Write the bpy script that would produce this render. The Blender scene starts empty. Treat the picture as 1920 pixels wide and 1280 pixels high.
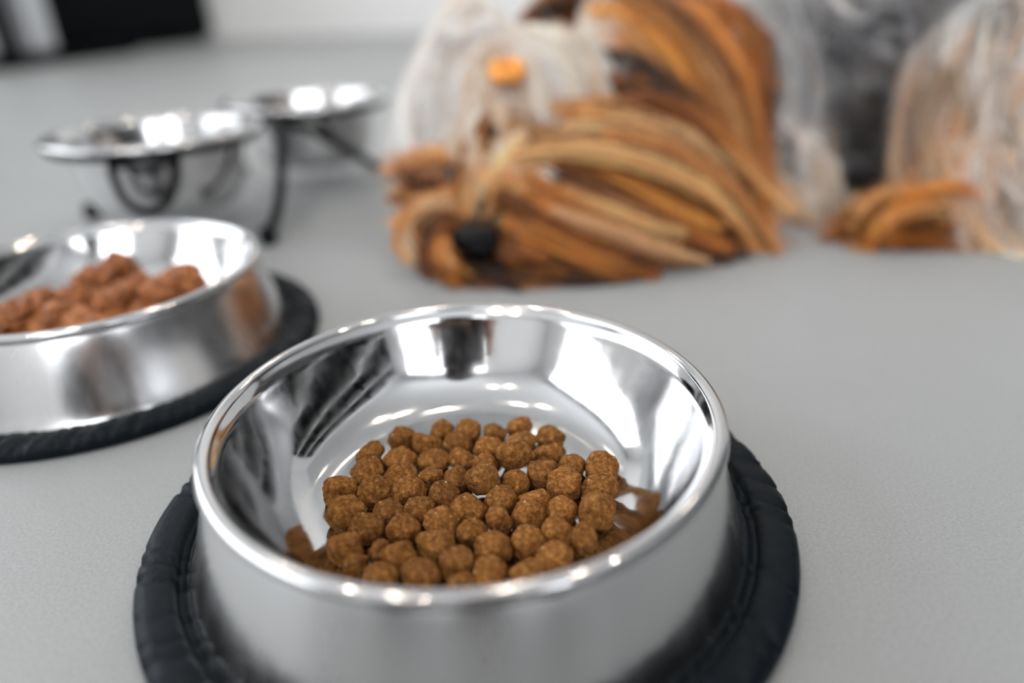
import bpy, bmesh, math, random
import numpy as np
from mathutils import Vector, Matrix, noise as mnoise

SC = bpy.context.scene
COL = SC.collection

# ------------------------------------------------------------------ camera
F_PX, PITCH, ROLL, CAM_H = 1321.0, 0.4645, -0.0346, 0.1684
cam_d = bpy.data.cameras.new('camera')
cam_d.sensor_width = 36.0
cam_d.lens = F_PX * 36.0 / 1920.0
cam_d.clip_start = 0.01
cam = bpy.data.objects.new('camera', cam_d)
COL.objects.link(cam)
_fw = Vector((0, math.cos(PITCH), -math.sin(PITCH)))
_up = Vector((0, math.sin(PITCH), math.cos(PITCH)))
_rt = Vector((1, 0, 0))
_r2 = _rt * math.cos(ROLL) + _up * math.sin(ROLL)
_u2 = _up * math.cos(ROLL) - _rt * math.sin(ROLL)
cam.matrix_world = Matrix(((_r2.x, _u2.x, -_fw.x, 0), (_r2.y, _u2.y, -_fw.y, 0), (_r2.z, _u2.z, -_fw.z, CAM_H), (0, 0, 0, 1)))
SC.camera = cam
cam_d.dof.use_dof = True
cam_d.dof.focus_distance = 0.243
cam_d.dof.aperture_fstop = cam_d.lens / 10.5
cam_d.dof.aperture_blades = 9


def px(x, y, d):
    """a point of the place: photo pixel (x, y) at depth d metres along the view axis"""
    v = _fw + _r2 * ((x - 960) / F_PX) - _u2 * ((y - 640) / F_PX)
    return Vector((0, 0, CAM_H)) + v * d


def onz(x, y, z=0.0):
    v = _fw + _r2 * ((x - 960) / F_PX) - _u2 * ((y - 640) / F_PX)
    return Vector((0, 0, CAM_H)) + v * ((z - CAM_H) / v.z)


# ------------------------------------------------------------------ world, lights, exposure
SC.view_settings.view_transform = 'Standard'
SC.view_settings.look = 'None'
SC.view_settings.gamma = 1.0
SC.view_settings.use_curve_mapping = False
SC.view_settings.exposure = 0.0
SC.cycles.use_denoising = True
SC.cycles.max_bounces = 10
SC.cycles.sample_clamp_indirect = 6.0

world = bpy.data.worlds.new('world')
SC.world = world
world.use_nodes = True
world.node_tree.nodes['Background'].inputs[0].default_value = (0.75, 0.85, 1.0, 1)
world.node_tree.nodes['Background'].inputs[1].default_value = 1.0


def area_light(name, loc, target, sx, sy, watts, color, shape='RECTANGLE'):
    l = bpy.data.lights.new(name, 'AREA')
    l.shape = shape
    l.size, l.size_y = sx, sy
    l.energy = watts
    l.color = color
    o = bpy.data.objects.new(name, l)
    COL.objects.link(o)
    o.location = loc
    o.rotation_euler = (Vector(target) - Vector(loc)).to_track_quat('-Z', 'Y').to_euler()
    return o


# daylight entering at the window of the left wall
area_light('daylight_left_window', (-3.12, 0.35, 1.55), (0, 0.35, 1.0), 4.6, 1.7, 85, (0.97, 0.985, 1.0))
area_light('front_fill_light', (0.9, -2.92, 1.6), (0.9, 0, 0.9), 3.0, 1.6, 75, (0.97, 0.985, 1.0))  # added fill from behind the camera for the dog's face and back wall

# ------------------------------------------------------------------ material helpers


def mat(name, color, rough=0.5, metal=0.0, **kw):
    m = bpy.data.materials.new(name)
    m.use_nodes = True
    b = m.node_tree.nodes['Principled BSDF']
    b.inputs['Base Color'].default_value = (*color, 1)
    b.inputs['Roughness'].default_value = rough
    b.inputs['Metallic'].default_value = metal
    for k, v in kw.items():
        b.inputs[k.replace('_', ' ')].default_value = v
    return m


def nodes(m):
    return m.node_tree.nodes, m.node_tree.links, m.node_tree.nodes['Principled BSDF']


def add_noise(m, scale, detail=4, rough=0.5, coord='Object', stretch=None):
    n, l, b = nodes(m)
    tc = n.new('ShaderNodeTexCoord')
    t = n.new('ShaderNodeTexNoise')
    t.inputs['Scale'].default_value = scale
    t.inputs['Detail'].default_value = detail
    t.inputs['Roughness'].default_value = rough
    if stretch:
        mp = n.new('ShaderNodeMapping')
        mp.inputs['Scale'].default_value = stretch
        l.new(tc.outputs[coord], mp.inputs[0])
        l.new(mp.outputs[0], t.inputs[0])
    else:
        l.new(tc.outputs[coord], t.inputs[0])
    return t


def ramp(m, src, stops):
    n, l, b = nodes(m)
    r = n.new('ShaderNodeValToRGB')
    while len(r.color_ramp.elements) < len(stops):
        r.color_ramp.elements.new(0.5)
    for e, (p, c) in zip(r.color_ramp.elements, stops):
        e.position = p
        e.color = (*c, 1) if len(c) == 3 else c
    l.new(src, r.inputs[0])
    return r


def bump(m, src, strength, dist, prev=None):
    n, l, b = nodes(m)
    bp = n.new('ShaderNodeBump')
    bp.inputs['Strength'].default_value = strength
    bp.inputs['Distance'].default_value = dist
    l.new(src, bp.inputs['Height'])
    if prev:
        l.new(prev.outputs[0], bp.inputs['Normal'])
    l.new(bp.outputs[0], b.inputs['Normal'])
    return bp


M = {}
# floor: fine-grained pale grey screed
m = M['floor'] = mat('floor_screed', (0.42, 0.43, 0.44), 0.42)
t1 = add_noise(m, 3.0, 5, 0.6)
t2 = add_noise(m, 900, 2, 0.6)
r1 = ramp(m, t1.outputs[0], [(0.3, (0.315, 0.328, 0.336)), (0.7, (0.375, 0.39, 0.40))])
r2 = ramp(m, t2.outputs[0], [(0.3, (0.86, 0.86, 0.86)), (0.7, (1.08, 1.08, 1.08))])
n, l, b = nodes(m)
mx = n.new('ShaderNodeMixRGB')
mx.blend_type = 'MULTIPLY'
mx.inputs[0].default_value = 1
l.new(r1.outputs[0], mx.inputs[1])
l.new(r2.outputs[0], mx.inputs[2])
l.new(mx.outputs[0], b.inputs['Base Color'])
bump(m, t2.outputs[0], 0.25, 0.0006)

m = M['wall'] = mat('wall_paint', (0.93, 0.93, 0.93), 0.7)
t = add_noise(m, 60, 3)
bump(m, t.outputs[0], 0.05, 0.002)
m = M['ceiling'] = mat('ceiling_paint', (0.85, 0.85, 0.85), 0.8)
t = add_noise(m, 80, 3)
bump(m, t.outputs[0], 0.05, 0.002)

m = M['steel'] = mat('polished_steel', (0.63, 0.63, 0.635), 0.11, 1.0)
t = add_noise(m, 160, 4, 0.6, stretch=(1, 1, 0.15))
n, l, b = nodes(m)
r = ramp(m, t.outputs[0], [(0.35, (0.07, 0.07, 0.07)), (0.75, (0.17, 0.17, 0.17))])
l.new(r.outputs[0], b.inputs['Roughness'])
t = add_noise(m, 25, 2)
bump(m, t.outputs[0], 0.03, 0.003)

m = M['brushed'] = mat('brushed_steel', (0.66, 0.66, 0.665), 0.24, 1.0)
t = add_noise(m, 90, 4, 0.6, stretch=(1, 1, 0.1))
n, l, b = nodes(m)
r = ramp(m, t.outputs[0], [(0.3, (0.18, 0.18, 0.18)), (0.75, (0.30, 0.30, 0.30))])
l.new(r.outputs[0], b.inputs['Roughness'])
bump(m, t.outputs[0], 0.04, 0.002)

m = M['rubber'] = mat('black_rubber', (0.004, 0.0075, 0.0115), 0.42, Specular_IOR_Level=0.13)
t = add_noise(m, 220, 5, 0.6)
bump(m, t.outputs[0], 0.35, 0.0012)

m = M['wire'] = mat('black_coated_wire', (0.003, 0.0035, 0.0045), 0.4, Specular_IOR_Level=0.15)
t = add_noise(m, 400, 2)
bump(m, t.outputs[0], 0.1, 0.0005)

m = M['cabinet'] = mat('black_lacquer', (0.0015, 0.0025, 0.0035), 0.6, Specular_IOR_Level=0.06)
t = add_noise(m, 30, 3)
bump(m, t.outputs[0], 0.05, 0.002)
m = M['greymetal'] = mat('pale_grey_metal', (0.62, 0.64, 0.67), 0.4, 0.5)
t = add_noise(m, 50, 3)
bump(m, t.outputs[0], 0.03, 0.002)

# kibble
m = M['kibble'] = mat('kibble_crust', (0.3, 0.13, 0.04), 0.75, Specular_IOR_Level=0.25)
n, l, b = nodes(m)
oi = n.new('ShaderNodeObjectInfo')
ta = add_noise(m, 520, 6, 0.72)
tb = add_noise(m, 1100, 3, 0.7)
tv = n.new('ShaderNodeTexVoronoi')
tv.inputs['Scale'].default_value = 330
tc = n.new('ShaderNodeTexCoord')
l.new(tc.outputs['Object'], tv.inputs[0])
ra = ramp(m, ta.outputs[0], [(0.28, (0.07, 0.022, 0.005)), (0.5, (0.35, 0.136, 0.027)), (0.70, (0.74, 0.36, 0.10))])
hv = n.new('ShaderNodeHueSaturation')
mr = n.new('ShaderNodeMapRange')
mr.inputs[3].default_value, mr.inputs[4].default_value = 0.78, 1.2
l.new(oi.outputs['Random'], mr.inputs[0])
l.new(mr.outputs[0], hv.inputs['Value'])
l.new(ra.outputs[0], hv.inputs['Color'])
rs = ramp(m, tv.outputs['Distance'], [(0.0, (1, 1, 1)), (0.10, (1, 1, 1)), (0.17, (0, 0, 0))])
mn = n.new('ShaderNodeMath')
mn.operation = 'MULTIPLY'
rn = ramp(m, tv.outputs['Color'], [(0.72, (0, 0, 0)), (0.76, (1, 1, 1))])
l.new(rs.outputs[0], mn.inputs[0])
l.new(rn.outputs[0], mn.inputs[1])
mx = n.new('ShaderNodeMixRGB')
mx.inputs[2].default_value = (0.75, 0.58, 0.36, 1)
l.new(mn.outputs[0], mx.inputs[0])
l.new(hv.outputs[0], mx.inputs[1])
l.new(mx.outputs[0], b.inputs['Base Color'])
b1 = bump(m, ta.outputs[0], 1.0, 0.0016)
bump(m, tb.outputs[0], 0.9, 0.0008, b1)

m = M['meat'] = mat('wet_meat', (0.28, 0.10, 0.035), 0.32)
t = add_noise(m, 160, 5, 0.65)
r = ramp(m, t.outputs[0], [(0.3, (0.16, 0.042, 0.010)), (0.55, (0.42, 0.140, 0.036)), (0.8, (0.62, 0.28, 0.09))])
n, l, b = nodes(m)
l.new(r.outputs[0], b.inputs['Base Color'])
bump(m, t.outputs[0], 0.7, 0.003)

m = M['lamp'] = mat('lamp_diffuser', (1, 0.95, 0.85), 0.5)
m.node_tree.nodes['Principled BSDF'].inputs['Emission Color'].default_value = (1, 0.88, 0.72, 1)
m.node_tree.nodes['Principled BSDF'].inputs['Emission Strength'].default_value = 220
M['white'] = mat('white_lacquer', (0.8, 0.8, 0.8), 0.4)
M['glass'] = mat('window_glass', (1, 1, 1), 0.02, Transmission_Weight=1.0, IOR=1.02)

# ------------------------------------------------------------------ object helpers


def link_mesh(name, me, material=None, parent=None, smooth=True):
    o = bpy.data.objects.new(name, me)
    COL.objects.link(o)
    if material is not None and not me.materials:
        me.materials.append(material)
    if parent is not None:
        o.parent = parent
    if smooth:
        me.polygons.foreach_set('use_smooth', [True] * len(me.polygons))
    return o


def from_bm(name, bm, material, parent=None, smooth=True):
    me = bpy.data.meshes.new(name)
    bmesh.ops.recalc_face_normals(bm, faces=bm.faces[:])
    bm.to_mesh(me)
    bm.free()
    return link_mesh(name, me, material, parent, smooth)


def empty(name, loc):
    o = bpy.data.objects.new(name, None)
    COL.objects.link(o)
    o.location = loc
    o.empty_display_size = 0.02
    return o


def tag(o, label=None, category=None, group=None, kind=None):
    if label: o['label'] = label
    if category: o['category'] = category
    if group: o['group'] = group
    if kind: o['kind'] = kind
    return o


def bm_box(bm, x0, x1, y0, y1, z0, z1):
    vs = [bm.verts.new((x, y, z)) for x in (x0, x1) for y in (y0, y1) for z in (z0, z1)]
    for f in ((0, 1, 3, 2), (4, 6, 7, 5), (0, 4, 5, 1), (2, 3, 7, 6), (0, 2, 6, 4), (1, 5, 7, 3)):
        bm.faces.new([vs[i] for i in f])


def box_obj(name, boxes, material, parent=None, bevel=0.0):
    bm = bmesh.new()
    for bx in boxes:
        bm_box(bm, *bx)
    o = from_bm(name, bm, material, parent, smooth=False)
    if bevel:
        md = o.modifiers.new('bevel', 'BEVEL')
        md.width = bevel
        md.segments = 3
    return o


def lathe(name, prof, material, parent, seg=160, closed=False, jitter=None):
    """prof: list of (r, z); revolved about z. closed: profile is a loop"""
    bm = bmesh.new()
    rings = []
    for k, (r, z) in enumerate(prof):
        if r < 1e-6:
            rings.append([bm.verts.new((0, 0, z))])
        else:
            ring = []
            for i in range(seg):
                a = 2 * math.pi * i / seg
                rr, zz = (r, z) if jitter is None else jitter(r, z, a, k)
                ring.append(bm.verts.new((rr * math.cos(a), rr * math.sin(a), zz)))
            rings.append(ring)
    pairs = list(zip(rings[:-1], rings[1:]))
    if closed:
        pairs.append((rings[-1], rings[0]))
    for a, c in pairs:
        for i in range(seg):
            j = (i + 1) % seg
            if len(a) == 1 and len(c) == 1:
                continue
            if len(a) == 1:
                bm.faces.new((a[0], c[i], c[j]))
            elif len(c) == 1:
                bm.faces.new((a[i], c[0], a[j]))
            else:
                bm.faces.new((a[i], c[i], c[j], a[j]))
    return from_bm(name, bm, material, parent)


def catmull(pts, n):
    """smooth polyline through pts (list of tuples), n samples per span"""
    P = [np.array(p, float) for p in pts]
    P = [2 * P[0] - P[1]] + P + [2 * P[-1] - P[-2]]
    out = []
    for i in range(1, len(P) - 2):
        for k in range(n):
            t = k / n
            a, b_, c, d = P[i - 1], P[i], P[i + 1], P[i + 2]
            out.append(0.5 * ((2 * b_) + (-a + c) * t + (2 * a - 5 * b_ + 4 * c - d) * t * t + (-a + 3 * b_ - 3 * c + d) * t ** 3))
    out.append(P[-2])
    return out


def tube(name, pts, r, material, parent, n=8, seg=10, closed=False):
    path = [Vector(p) for p in (catmull(pts, n) if n > 1 else pts)]
    bm = bmesh.new()
    rings = []
    L = len(path)
    nrm = None
    for i, p in enumerate(path):
        if closed:
            t = (path[(i + 1) % L] - path[i - 1]).normalized()
        else:
            t = (path[min(i + 1, L - 1)] - path[max(i - 1, 0)]).normalized()
        if nrm is None:
            nrm = t.orthogonal().normalized()
        nrm = (nrm - t * nrm.dot(t)).normalized()
        bn = t.cross(nrm)
        rings.append([bm.verts.new(p + (nrm * math.cos(2 * math.pi * k / seg) + bn * math.sin(2 * math.pi * k / seg)) * r) for k in range(seg)])
    for i in range(L if closed else L - 1):
        a, c = rings[i], rings[(i + 1) % L]
        for k in range(seg):
            j = (k + 1) % seg
            bm.faces.new((a[k], a[j], c[j], c[k]))
    if not closed:
        bm.faces.new(rings[0])
        bm.faces.new(rings[-1][::-1])
    return from_bm(name, bm, material, parent)


# ------------------------------------------------------------------ room shell
X0, X1, Y0, Y1, ZC = -3.2, 3.2, -3.0, 3.55, 2.7
tag(box_obj('floor', [(X0, X1, Y0, Y1, -0.1, 0)], M['floor']), 'pale grey fine-grained screed floor', kind='structure')
tag(box_obj('ceiling', [(X0, X1, Y0, Y1, ZC, ZC + 0.1)], M['ceiling']), 'white ceiling', kind='structure')
tag(box_obj('wall_back', [(X0 - 0.1, X1 + 0.1, Y1, Y1 + 0.1, -0.1, ZC)], M['wall']), 'plain white wall behind the dog', kind='structure')
tag(box_obj('wall_right', [(X1, X1 + 0.1, Y0, Y1, -0.1, ZC)], M['wall']), 'plain white wall at the right', kind='structure')
tag(box_obj('wall_left', [(X0 - 0.1, X0, Y0, -2.0, -0.1, ZC), (X0 - 0.1, X0, 2.7, Y1, -0.1, ZC), (X0 - 0.1, X0, -2.0, 2.7, -0.1, 0.7), (X0 - 0.1, X0, -2.0, 2.7, 2.4, ZC)], M['wall']), 'white wall with a wide window', kind='structure')
tag(box_obj('wall_front', [(X0 - 0.1, -0.65, Y0 - 0.1, Y0, -0.1, ZC), (2.45, X1 + 0.1, Y0 - 0.1, Y0, -0.1, ZC), (-0.65, 2.45, Y0 - 0.1, Y0, -0.1, 0.75), (-0.65, 2.45, Y0 - 0.1, Y0, 2.45, ZC)], M['wall']), 'white wall behind the camera with an opening for the added window', kind='structure')
w1 = tag(empty('window_1', (X0 - 0.05, 0.35, 0.7)), 'wide white framed window in the left wall', kind='structure')
fr = [(-0.03, 0.03, -2.35, -2.29, 0, 1.7), (-0.03, 0.03, 2.29, 2.35, 0, 1.7), (-0.03, 0.03, -2.29, 2.29, 0, 0.06), (-0.03, 0.03, -2.29, 2.29, 1.64, 1.7)]
for yy in (-0.78, 0.78):
    fr.append((-0.03, 0.03, yy - 0.03, yy + 0.03, 0.06, 1.64))
box_obj('window_frame', fr, M['white'], w1)
for y0, y1 in ((-2.29, -0.81), (-0.75, 0.75), (0.81, 2.29)):
    box_obj('pane', [(-0.004, 0.004, y0, y1, 0.06, 1.64)], M['glass'], w1)
w2 = tag(empty('fill_window', (0.9, Y0 - 0.05, 0.75)), 'white framed window added behind the camera for frontal light', kind='structure')  # window added so that light reaches the scene from the front
fr = [(-1.55, -1.49, -0.03, 0.03, 0, 1.7), (1.49, 1.55, -0.03, 0.03, 0, 1.7), (-1.49, 1.49, -0.03, 0.03, 0, 0.06), (-1.49, 1.49, -0.03, 0.03, 1.64, 1.7), (-0.03, 0.03, -0.03, 0.03, 0.06, 1.64)]
box_obj('window_frame', fr, M['white'], w2)
for x0, x1 in ((-1.49, -0.03), (0.03, 1.49)):
    box_obj('pane', [(x0, x1, -0.004, 0.004, 0.06, 1.64)], M['glass'], w2)
# ceiling downlights
LAMPS = [(-1.2, 0.3), (-0.75, 0.35), (0.9, 0.4), (1.35, 0.45), (-1.1, -1.4), (-0.65, -1.35), (1.3, 2.75), (-1.3, 2.75), (0.0, 2.75), (0.1, 1.0)]
LNAMES = ['above the left stretch of floor', 'second one above the left stretch of floor', 'above the right stretch of floor', 'second one above the right stretch of floor',
          'behind the camera', 'second one behind the camera', 'near the back wall at the right', 'near the back wall at the left', 'near the middle of the back wall', 'above the dog']
for (lx, ly), ln in zip(LAMPS, LNAMES):
    e = tag(empty('ceiling_downlight', (lx, ly, ZC)), 'small round warm ceiling downlight ' + ln, 'lamp', 'ceiling downlights')
    lathe('lamp_ring', [(0.045, 0.0), (0.06, 0.0), (0.06, -0.008), (0.045, -0.012)], M['white'], e, seg=32, closed=True)
    lathe('diffuser', [(0, -0.004), (0.045, -0.004)], M['lamp'], e, seg=32)

# ------------------------------------------------------------------ feeding bowls with rubber foot rings
B1 = (-0.0164, 0.200)
B2 = (-0.2183, 0.3482)
RIM_R, RIM_H, RT = 0.0847, 0.0462, 0.0023
BOTTOM_Z = 0.0085


def feeding_bowl(loc, label):
    e = tag(empty('feeding_bowl', (*loc, 0)), label, 'bowl', 'steel feeding bowls with black rubber foot rings')
    inner = [(0, BOTTOM_Z), (0.03, BOTTOM_Z), (0.048, BOTTOM_Z + 0.0003), (0.0545, BOTTOM_Z + 0.0012), (0.0595, BOTTOM_Z + 0.0038), (0.0645, BOTTOM_Z + 0.0085), (0.0692, BOTTOM_Z + 0.0155), (0.0732, BOTTOM_Z + 0.0235), (0.0760, 0.0384), (0.0775, 0.0420), (0.0796, 0.0446)]
    inner = [(0, BOTTOM_Z)] + [tuple(q) for q in catmull(inner[1:], 4)]
    lathe('basin', inner, M['steel'], e)
    rc, zc = RIM_R - RT * 1.1, RIM_H - RT
    rim = [(rc + RT * math.cos(a) * 1.1, zc + RT * math.sin(a)) for a in [2 * math.pi * k / 16 for k in range(16)]]
    lathe('rolled_rim', rim, M['steel'], e, closed=True)
    skirt = [(0.0808, 0.0420), (0.0824, 0.0388), (0.0857, 0.029), (0.0891, 0.018), (0.0915, 0.0102), (0.0928, 0.0066), (0.0936, 0.0050)]
    lathe('skirt', [tuple(q) for q in catmull(skirt, 4)], M['brushed'], e)
    rnd = random.Random(len(label))
    cracks = [(rnd.uniform(0, 2 * math.pi), rnd.uniform(0.0005, 0.0016), rnd.uniform(0.010, 0.022)) for _ in range(110)]

    def jit(r, z, a, k):
        d = 0
        aa = a + 0.25 * (r - 0.1) / 0.01 * 0.2
        for (ca, dep, w) in cracks:
            x = abs((aa - ca + math.pi) % (2 * math.pi) - math.pi)
            if x < w:
                d = max(d, dep * (1 - x / w))
        if z < 0.004:
            d = 0
        return r - d * 0.6 * (r > 0.105), z - d
    ring = [(0.0928, 0.0005), (0.0931, 0.0054), (0.0942, 0.0056), (0.0950, 0.0044), (0.0968, 0.0042), (0.0974, 0.0044), (0.0978, 0.0066), (0.0986, 0.0076), (0.1000, 0.0080), (0.1030, 0.0080), (0.1060, 0.0077), (0.1084, 0.0069), (0.1098, 0.0055), (0.1102, 0.0035), (0.1098, 0.0006)]
    lathe('rubber_ring', ring, M['rubber'], e, seg=720, closed=True, jitter=jit)
    return e


bowl1 = feeding_bowl(B1, 'large steel bowl in front filled with dry brown kibble, on a black rubber ring')
bowl2 = feeding_bowl(B2, 'steel bowl of wet brown meat cut off by the left picture edge, on rubber ring')

# ------------------------------------------------------------------ kibble
# measured in the crop (560,740)-(1260,1120) of the photograph at 2.743x: centre x, y, width, height, layer
KS = 2.743
ROWS = [
    [(530, 215, 130, 110), (738, 170, 120, 90), (870, 175, 130, 105), (1010, 185, 125, 95), (1135, 150, 130, 95), (1292, 205, 145, 110)],
    [(365, 290, 145, 110), (657, 245, 160, 105), (815, 240, 150, 95), (972, 262, 140, 110), (1145, 222, 145, 85), (1285, 285, 150, 95)],
    [(517, 320, 165, 95), (690, 325, 160, 95), (842, 320, 145, 85), (955, 345, 125, 60), (1110, 300, 180, 155, 1), (1395, 360, 155, 115), (1560, 375, 170, 135)],
    [(350, 385, 170, 110), (525, 410, 170, 100), (680, 420, 130, 110), (815, 415, 135, 105), (942, 435, 175, 140, 1), (1110, 440, 150, 100), (1257, 400, 155, 145), (1365, 460, 170, 140), (1547, 475, 190, 130)],
    [(215, 495, 165, 150), (390, 500, 165, 145), (565, 485, 180, 130), (745, 510, 150, 135), (1038, 530, 170, 130), (1215, 535, 160, 120), (1350, 590, 160, 135), (1535, 605, 190, 180)],
    [(245, 615, 190, 165), (460, 600, 165, 125), (625, 590, 165, 135), (868, 580, 185, 140), (1030, 645, 120, 155), (1183, 610, 170, 140)],
    [(350, 680, 175, 140), (540, 685, 170, 145), (730, 655, 180, 125), (893, 705, 155, 150), (1180, 755, 170, 145), (1335, 710, 175, 160), (1470, 740, 140, 165)],
    [(235, 790, 175, 160), (415, 790, 90, 80), (510, 815, 185, 140), (708, 765, 200, 150), (820, 855, 185, 135), (1000, 780, 190, 150), (1320, 825, 200, 135)],
    [(290, 865, 120, 100), (420, 915, 185, 110), (625, 910, 195, 130), (835, 955, 150, 90), (985, 905, 180, 115), (1175, 890, 200, 110)],
]
ORD = ['first', 'second', 'third', 'fourth', 'fifth', 'sixth', 'seventh', 'eighth', 'ninth']
RN = ['the back row', 'the second row from the back', 'the third row from the back', 'the fourth row from the back', 'the middle row', 'the fourth row from the front', 'the third row from the front', 'the second row from the front', 'the front row']


def kibble_mesh(seed, broken=False):
    rnd = random.Random(seed)
    bm = bmesh.new()
    bmesh.ops.create_icosphere(bm, subdivisions=4, radius=1.0)
    off = Vector((rnd.uniform(-50, 50), rnd.uniform(-50, 50), rnd.uniform(-50, 50)))
    ph = rnd.uniform(0, 6.28)
    nside = rnd.choice([0, 0, 5, 6])
    e = rnd.uniform(2.8, 4.5)
    cuts = []
    for _ in range(rnd.randint(1, 3)):
        v = Vector((rnd.uniform(-1, 1), rnd.uniform(-1, 1), rnd.uniform(-0.3, 1))).normalized()
        cuts.append((v, rnd.uniform(0.72, 0.9)))
    for v in bm.verts:
        d = v.co.normalized()
        # super-ellipsoid: a stubby rounded cylinder
        rxy = math.hypot(d.x, d.y)
        s = (rxy ** e + abs(d.z) ** e) ** (-1 / e)
        p = d * s
        a = math.atan2(d.y, d.x)
        if nside:
            p.x *= 1 + 0.04 * math.cos(nside * a + ph)
            p.y *= 1 + 0.04 * math.cos(nside * a + ph)
        for cv, cd in cuts:
            k = p.dot(cv) - cd
            if k > 0:
                p -= cv * k * 0.75
        q = d * 1.3 + off
        p *= 1 + 0.10 * mnoise.noise(q) + 0.055 * mnoise.noise(q * 3.1) + 0.04 * mnoise.noise(q * 7.0) + 0.03 * mnoise.noise(q * 14.0)
        if broken:
            p *= 1 + 0.22 * mnoise.noise(q * 2.3)
        v.co = p
    me = bpy.data.meshes.new('kibble')
    bm.to_mesh(me)
    bm.free()
    return me


KC = {}
kid = 0
kr = random.Random(5)
for ri, row in enumerate(ROWS):
    order = sorted(range(len(row)), key=lambda i: row[i][0])
    for oi_, i in enumerate(order):
        it = row[i]
        cx, cy, w, h = it[:4]
        layer = it[4] if len(it) > 4 else 0
        broken = (ri, i) in ((7, 1), (8, 0))
        X, Y = 560 + cx / KS, 740 + cy / KS
        wpx, hpx = w / KS, h / KS
        base = BOTTOM_Z + (0.0025 if layer else 0.0)
        g = onz(X, Y, base + 0.0048)
        dep = (g - Vector((0, 0, CAM_H))).dot(_fw)
        rx = wpx / F_PX * dep / 2
        rv = hpx / F_PX * dep / 2          # projected half height
        rz = min(max(rv * 0.92, 0.0033), 0.0060)
        ry = min(max(rx * kr.uniform(0.8, 1.0), 0.0036), 0.0062)
        if layer:
            rz, ry = 0.0048, 0.0052
        me = kibble_mesh(100 + kid, broken)
        o = link_mesh('kibble', me, M['kibble'])
        tilt = 0.55
        o.rotation_euler = (kr.uniform(-tilt, tilt), kr.uniform(-tilt, tilt), kr.uniform(-0.5, 0.5))
        me.transform(Matrix.Diagonal((rx * 1.04, ry * 1.05, rz * 1.06, 1)))
        o.location = (g.x, g.y, base + rz * 0.98)
        KC[(ri, i)] = o
        if broken:
            lab = 'small crumbled dark kibble fragment near the front left of the pile' if ri == 7 else 'broken orange-brown kibble piece with ragged edge at the front left of the pile'
        elif (ri, i) == (2, 4):
            lab = 'large rounded kibble lying on top of the others near the back of the pile'
        elif (ri, i) == (3, 4):
            lab = 'blocky kibble lying on top of the others in the middle of the pile'
        else:
            lab = 'brown kibble in %s, %s from the left' % (RN[ri], ORD[oi_])
        tag(o, lab, 'kibble', 'dry kibble pieces in the front bowl')
        kid += 1
#KIBBLE_END

# ------------------------------------------------------------------ wet food in the second bowl
def blob_mesh(name, seed, sub=5, amp=0.34, freq=1.9, fine=0.2):
    rnd = random.Random(seed)
    bm = bmesh.new()
    bmesh.ops.create_icosphere(bm, subdivisions=sub, radius=1.0)
    off = Vector((rnd.uniform(-50, 50), rnd.uniform(-50, 50), rnd.uniform(-50, 50)))
    for v in bm.verts:
        d = v.co.normalized()
        q = d * freq + off
        v.co = d * (1 + amp * mnoise.noise(q) + amp * 0.6 * mnoise.noise(q * 2.3) + fine * mnoise.noise(q * 6))
    me = bpy.data.meshes.new(name)
    bm.to_mesh(me)
    bm.free()
    return me


# low minced bed, one mass
bm = bmesh.new()
G = 90
grid = {}
for i in range(G + 1):
    for j in range(G + 1):
        u, v = (i / G - 0.5) * 2, (j / G - 0.5) * 2
        rr = math.hypot(u, v)
        if rr > 1: continue
        x, y = u * 0.056, v * 0.052
        nz = 0.002 + mnoise.noise(Vector((x * 70, y * 70, 3))) * 0.008 + mnoise.noise(Vector((x * 180, y * 180, 7))) * 0.006 + mnoise.noise(Vector((x * 400, y * 400, 1))) * 0.0016
        z = 0.010 + (0.0155 + nz) * max(0, 1 - rr ** 3.5)
        grid[i, j] = bm.verts.new((x, y, z))
for (i, j), a in list(grid.items()):
    q = [grid.get(k) for k in ((i, j), (i + 1, j), (i + 1, j + 1), (i, j + 1))]
    if all(q): bm.faces.new(q)
o = from_bm('minced_wet_food', bm, M['meat'])
o.location = (B2[0] - 0.003, B2[1] - 0.004, 0)
tag(o, 'bed of minced brown wet food filling the bowl at the left', 'dog food', kind='stuff')
CH = [(345, 527, 0.011, 'round glossy meat chunk at the right end of the wet food'),
      (225, 503, 0.010, 'topmost meat chunk at the back of the wet food'),
      (300, 543, 0.009, 'meat chunk just left of the round right-hand chunk'),
      (178, 527, 0.010, 'meat chunk left of the topmost one at the back of the wet food'),
      (262, 540, 0.009, 'meat chunk below and right of the topmost one'),
      (70, 575, 0.010, 'meat chunk standing up at the left of the wet food'),
      (25, 595, 0.009, 'leftmost meat chunk in the wet food near the picture edge'),
      (140, 560, 0.009, 'pale meat chunk between the left and the topmost chunk'),
      (205, 565, 0.008, 'meat chunk in the middle front of the wet food'),
      (115, 590, 0.008, 'meat chunk at the front left of the wet food against the rim')]
for k, (x, y, r, lab) in enumerate(CH):
    o = link_mesh('meat_chunk', blob_mesh('meat_chunk', 300 + k), M['meat'])
    g = onz(x, y, 0.029)
    o.location = g
    rk = random.Random(k)
    o.data.transform(Matrix.Diagonal((r * rk.uniform(0.95, 1.25), r, r * 0.8, 1)))
    o.rotation_euler = (0, 0, rk.uniform(0, 3))
    tag(o, lab, 'meat chunk', 'chunks of wet food')

# ------------------------------------------------------------------ double bowl stand of black wire
S3, S4 = Vector((-0.270, 0.564, 0)), Vector((-0.192, 0.722, 0))
AX = (S4 - S3).normalized()
PP = Vector((AX.y, -AX.x, 0))
ZR = 0.078
MID = (S3 + S4) / 2
stand = tag(empty('bowl_stand', MID), 'low black wire stand with two rings and splayed legs holding two small bowls', 'bowl stand')


def sl(p):
    return tuple(Vector(p) - MID)


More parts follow.
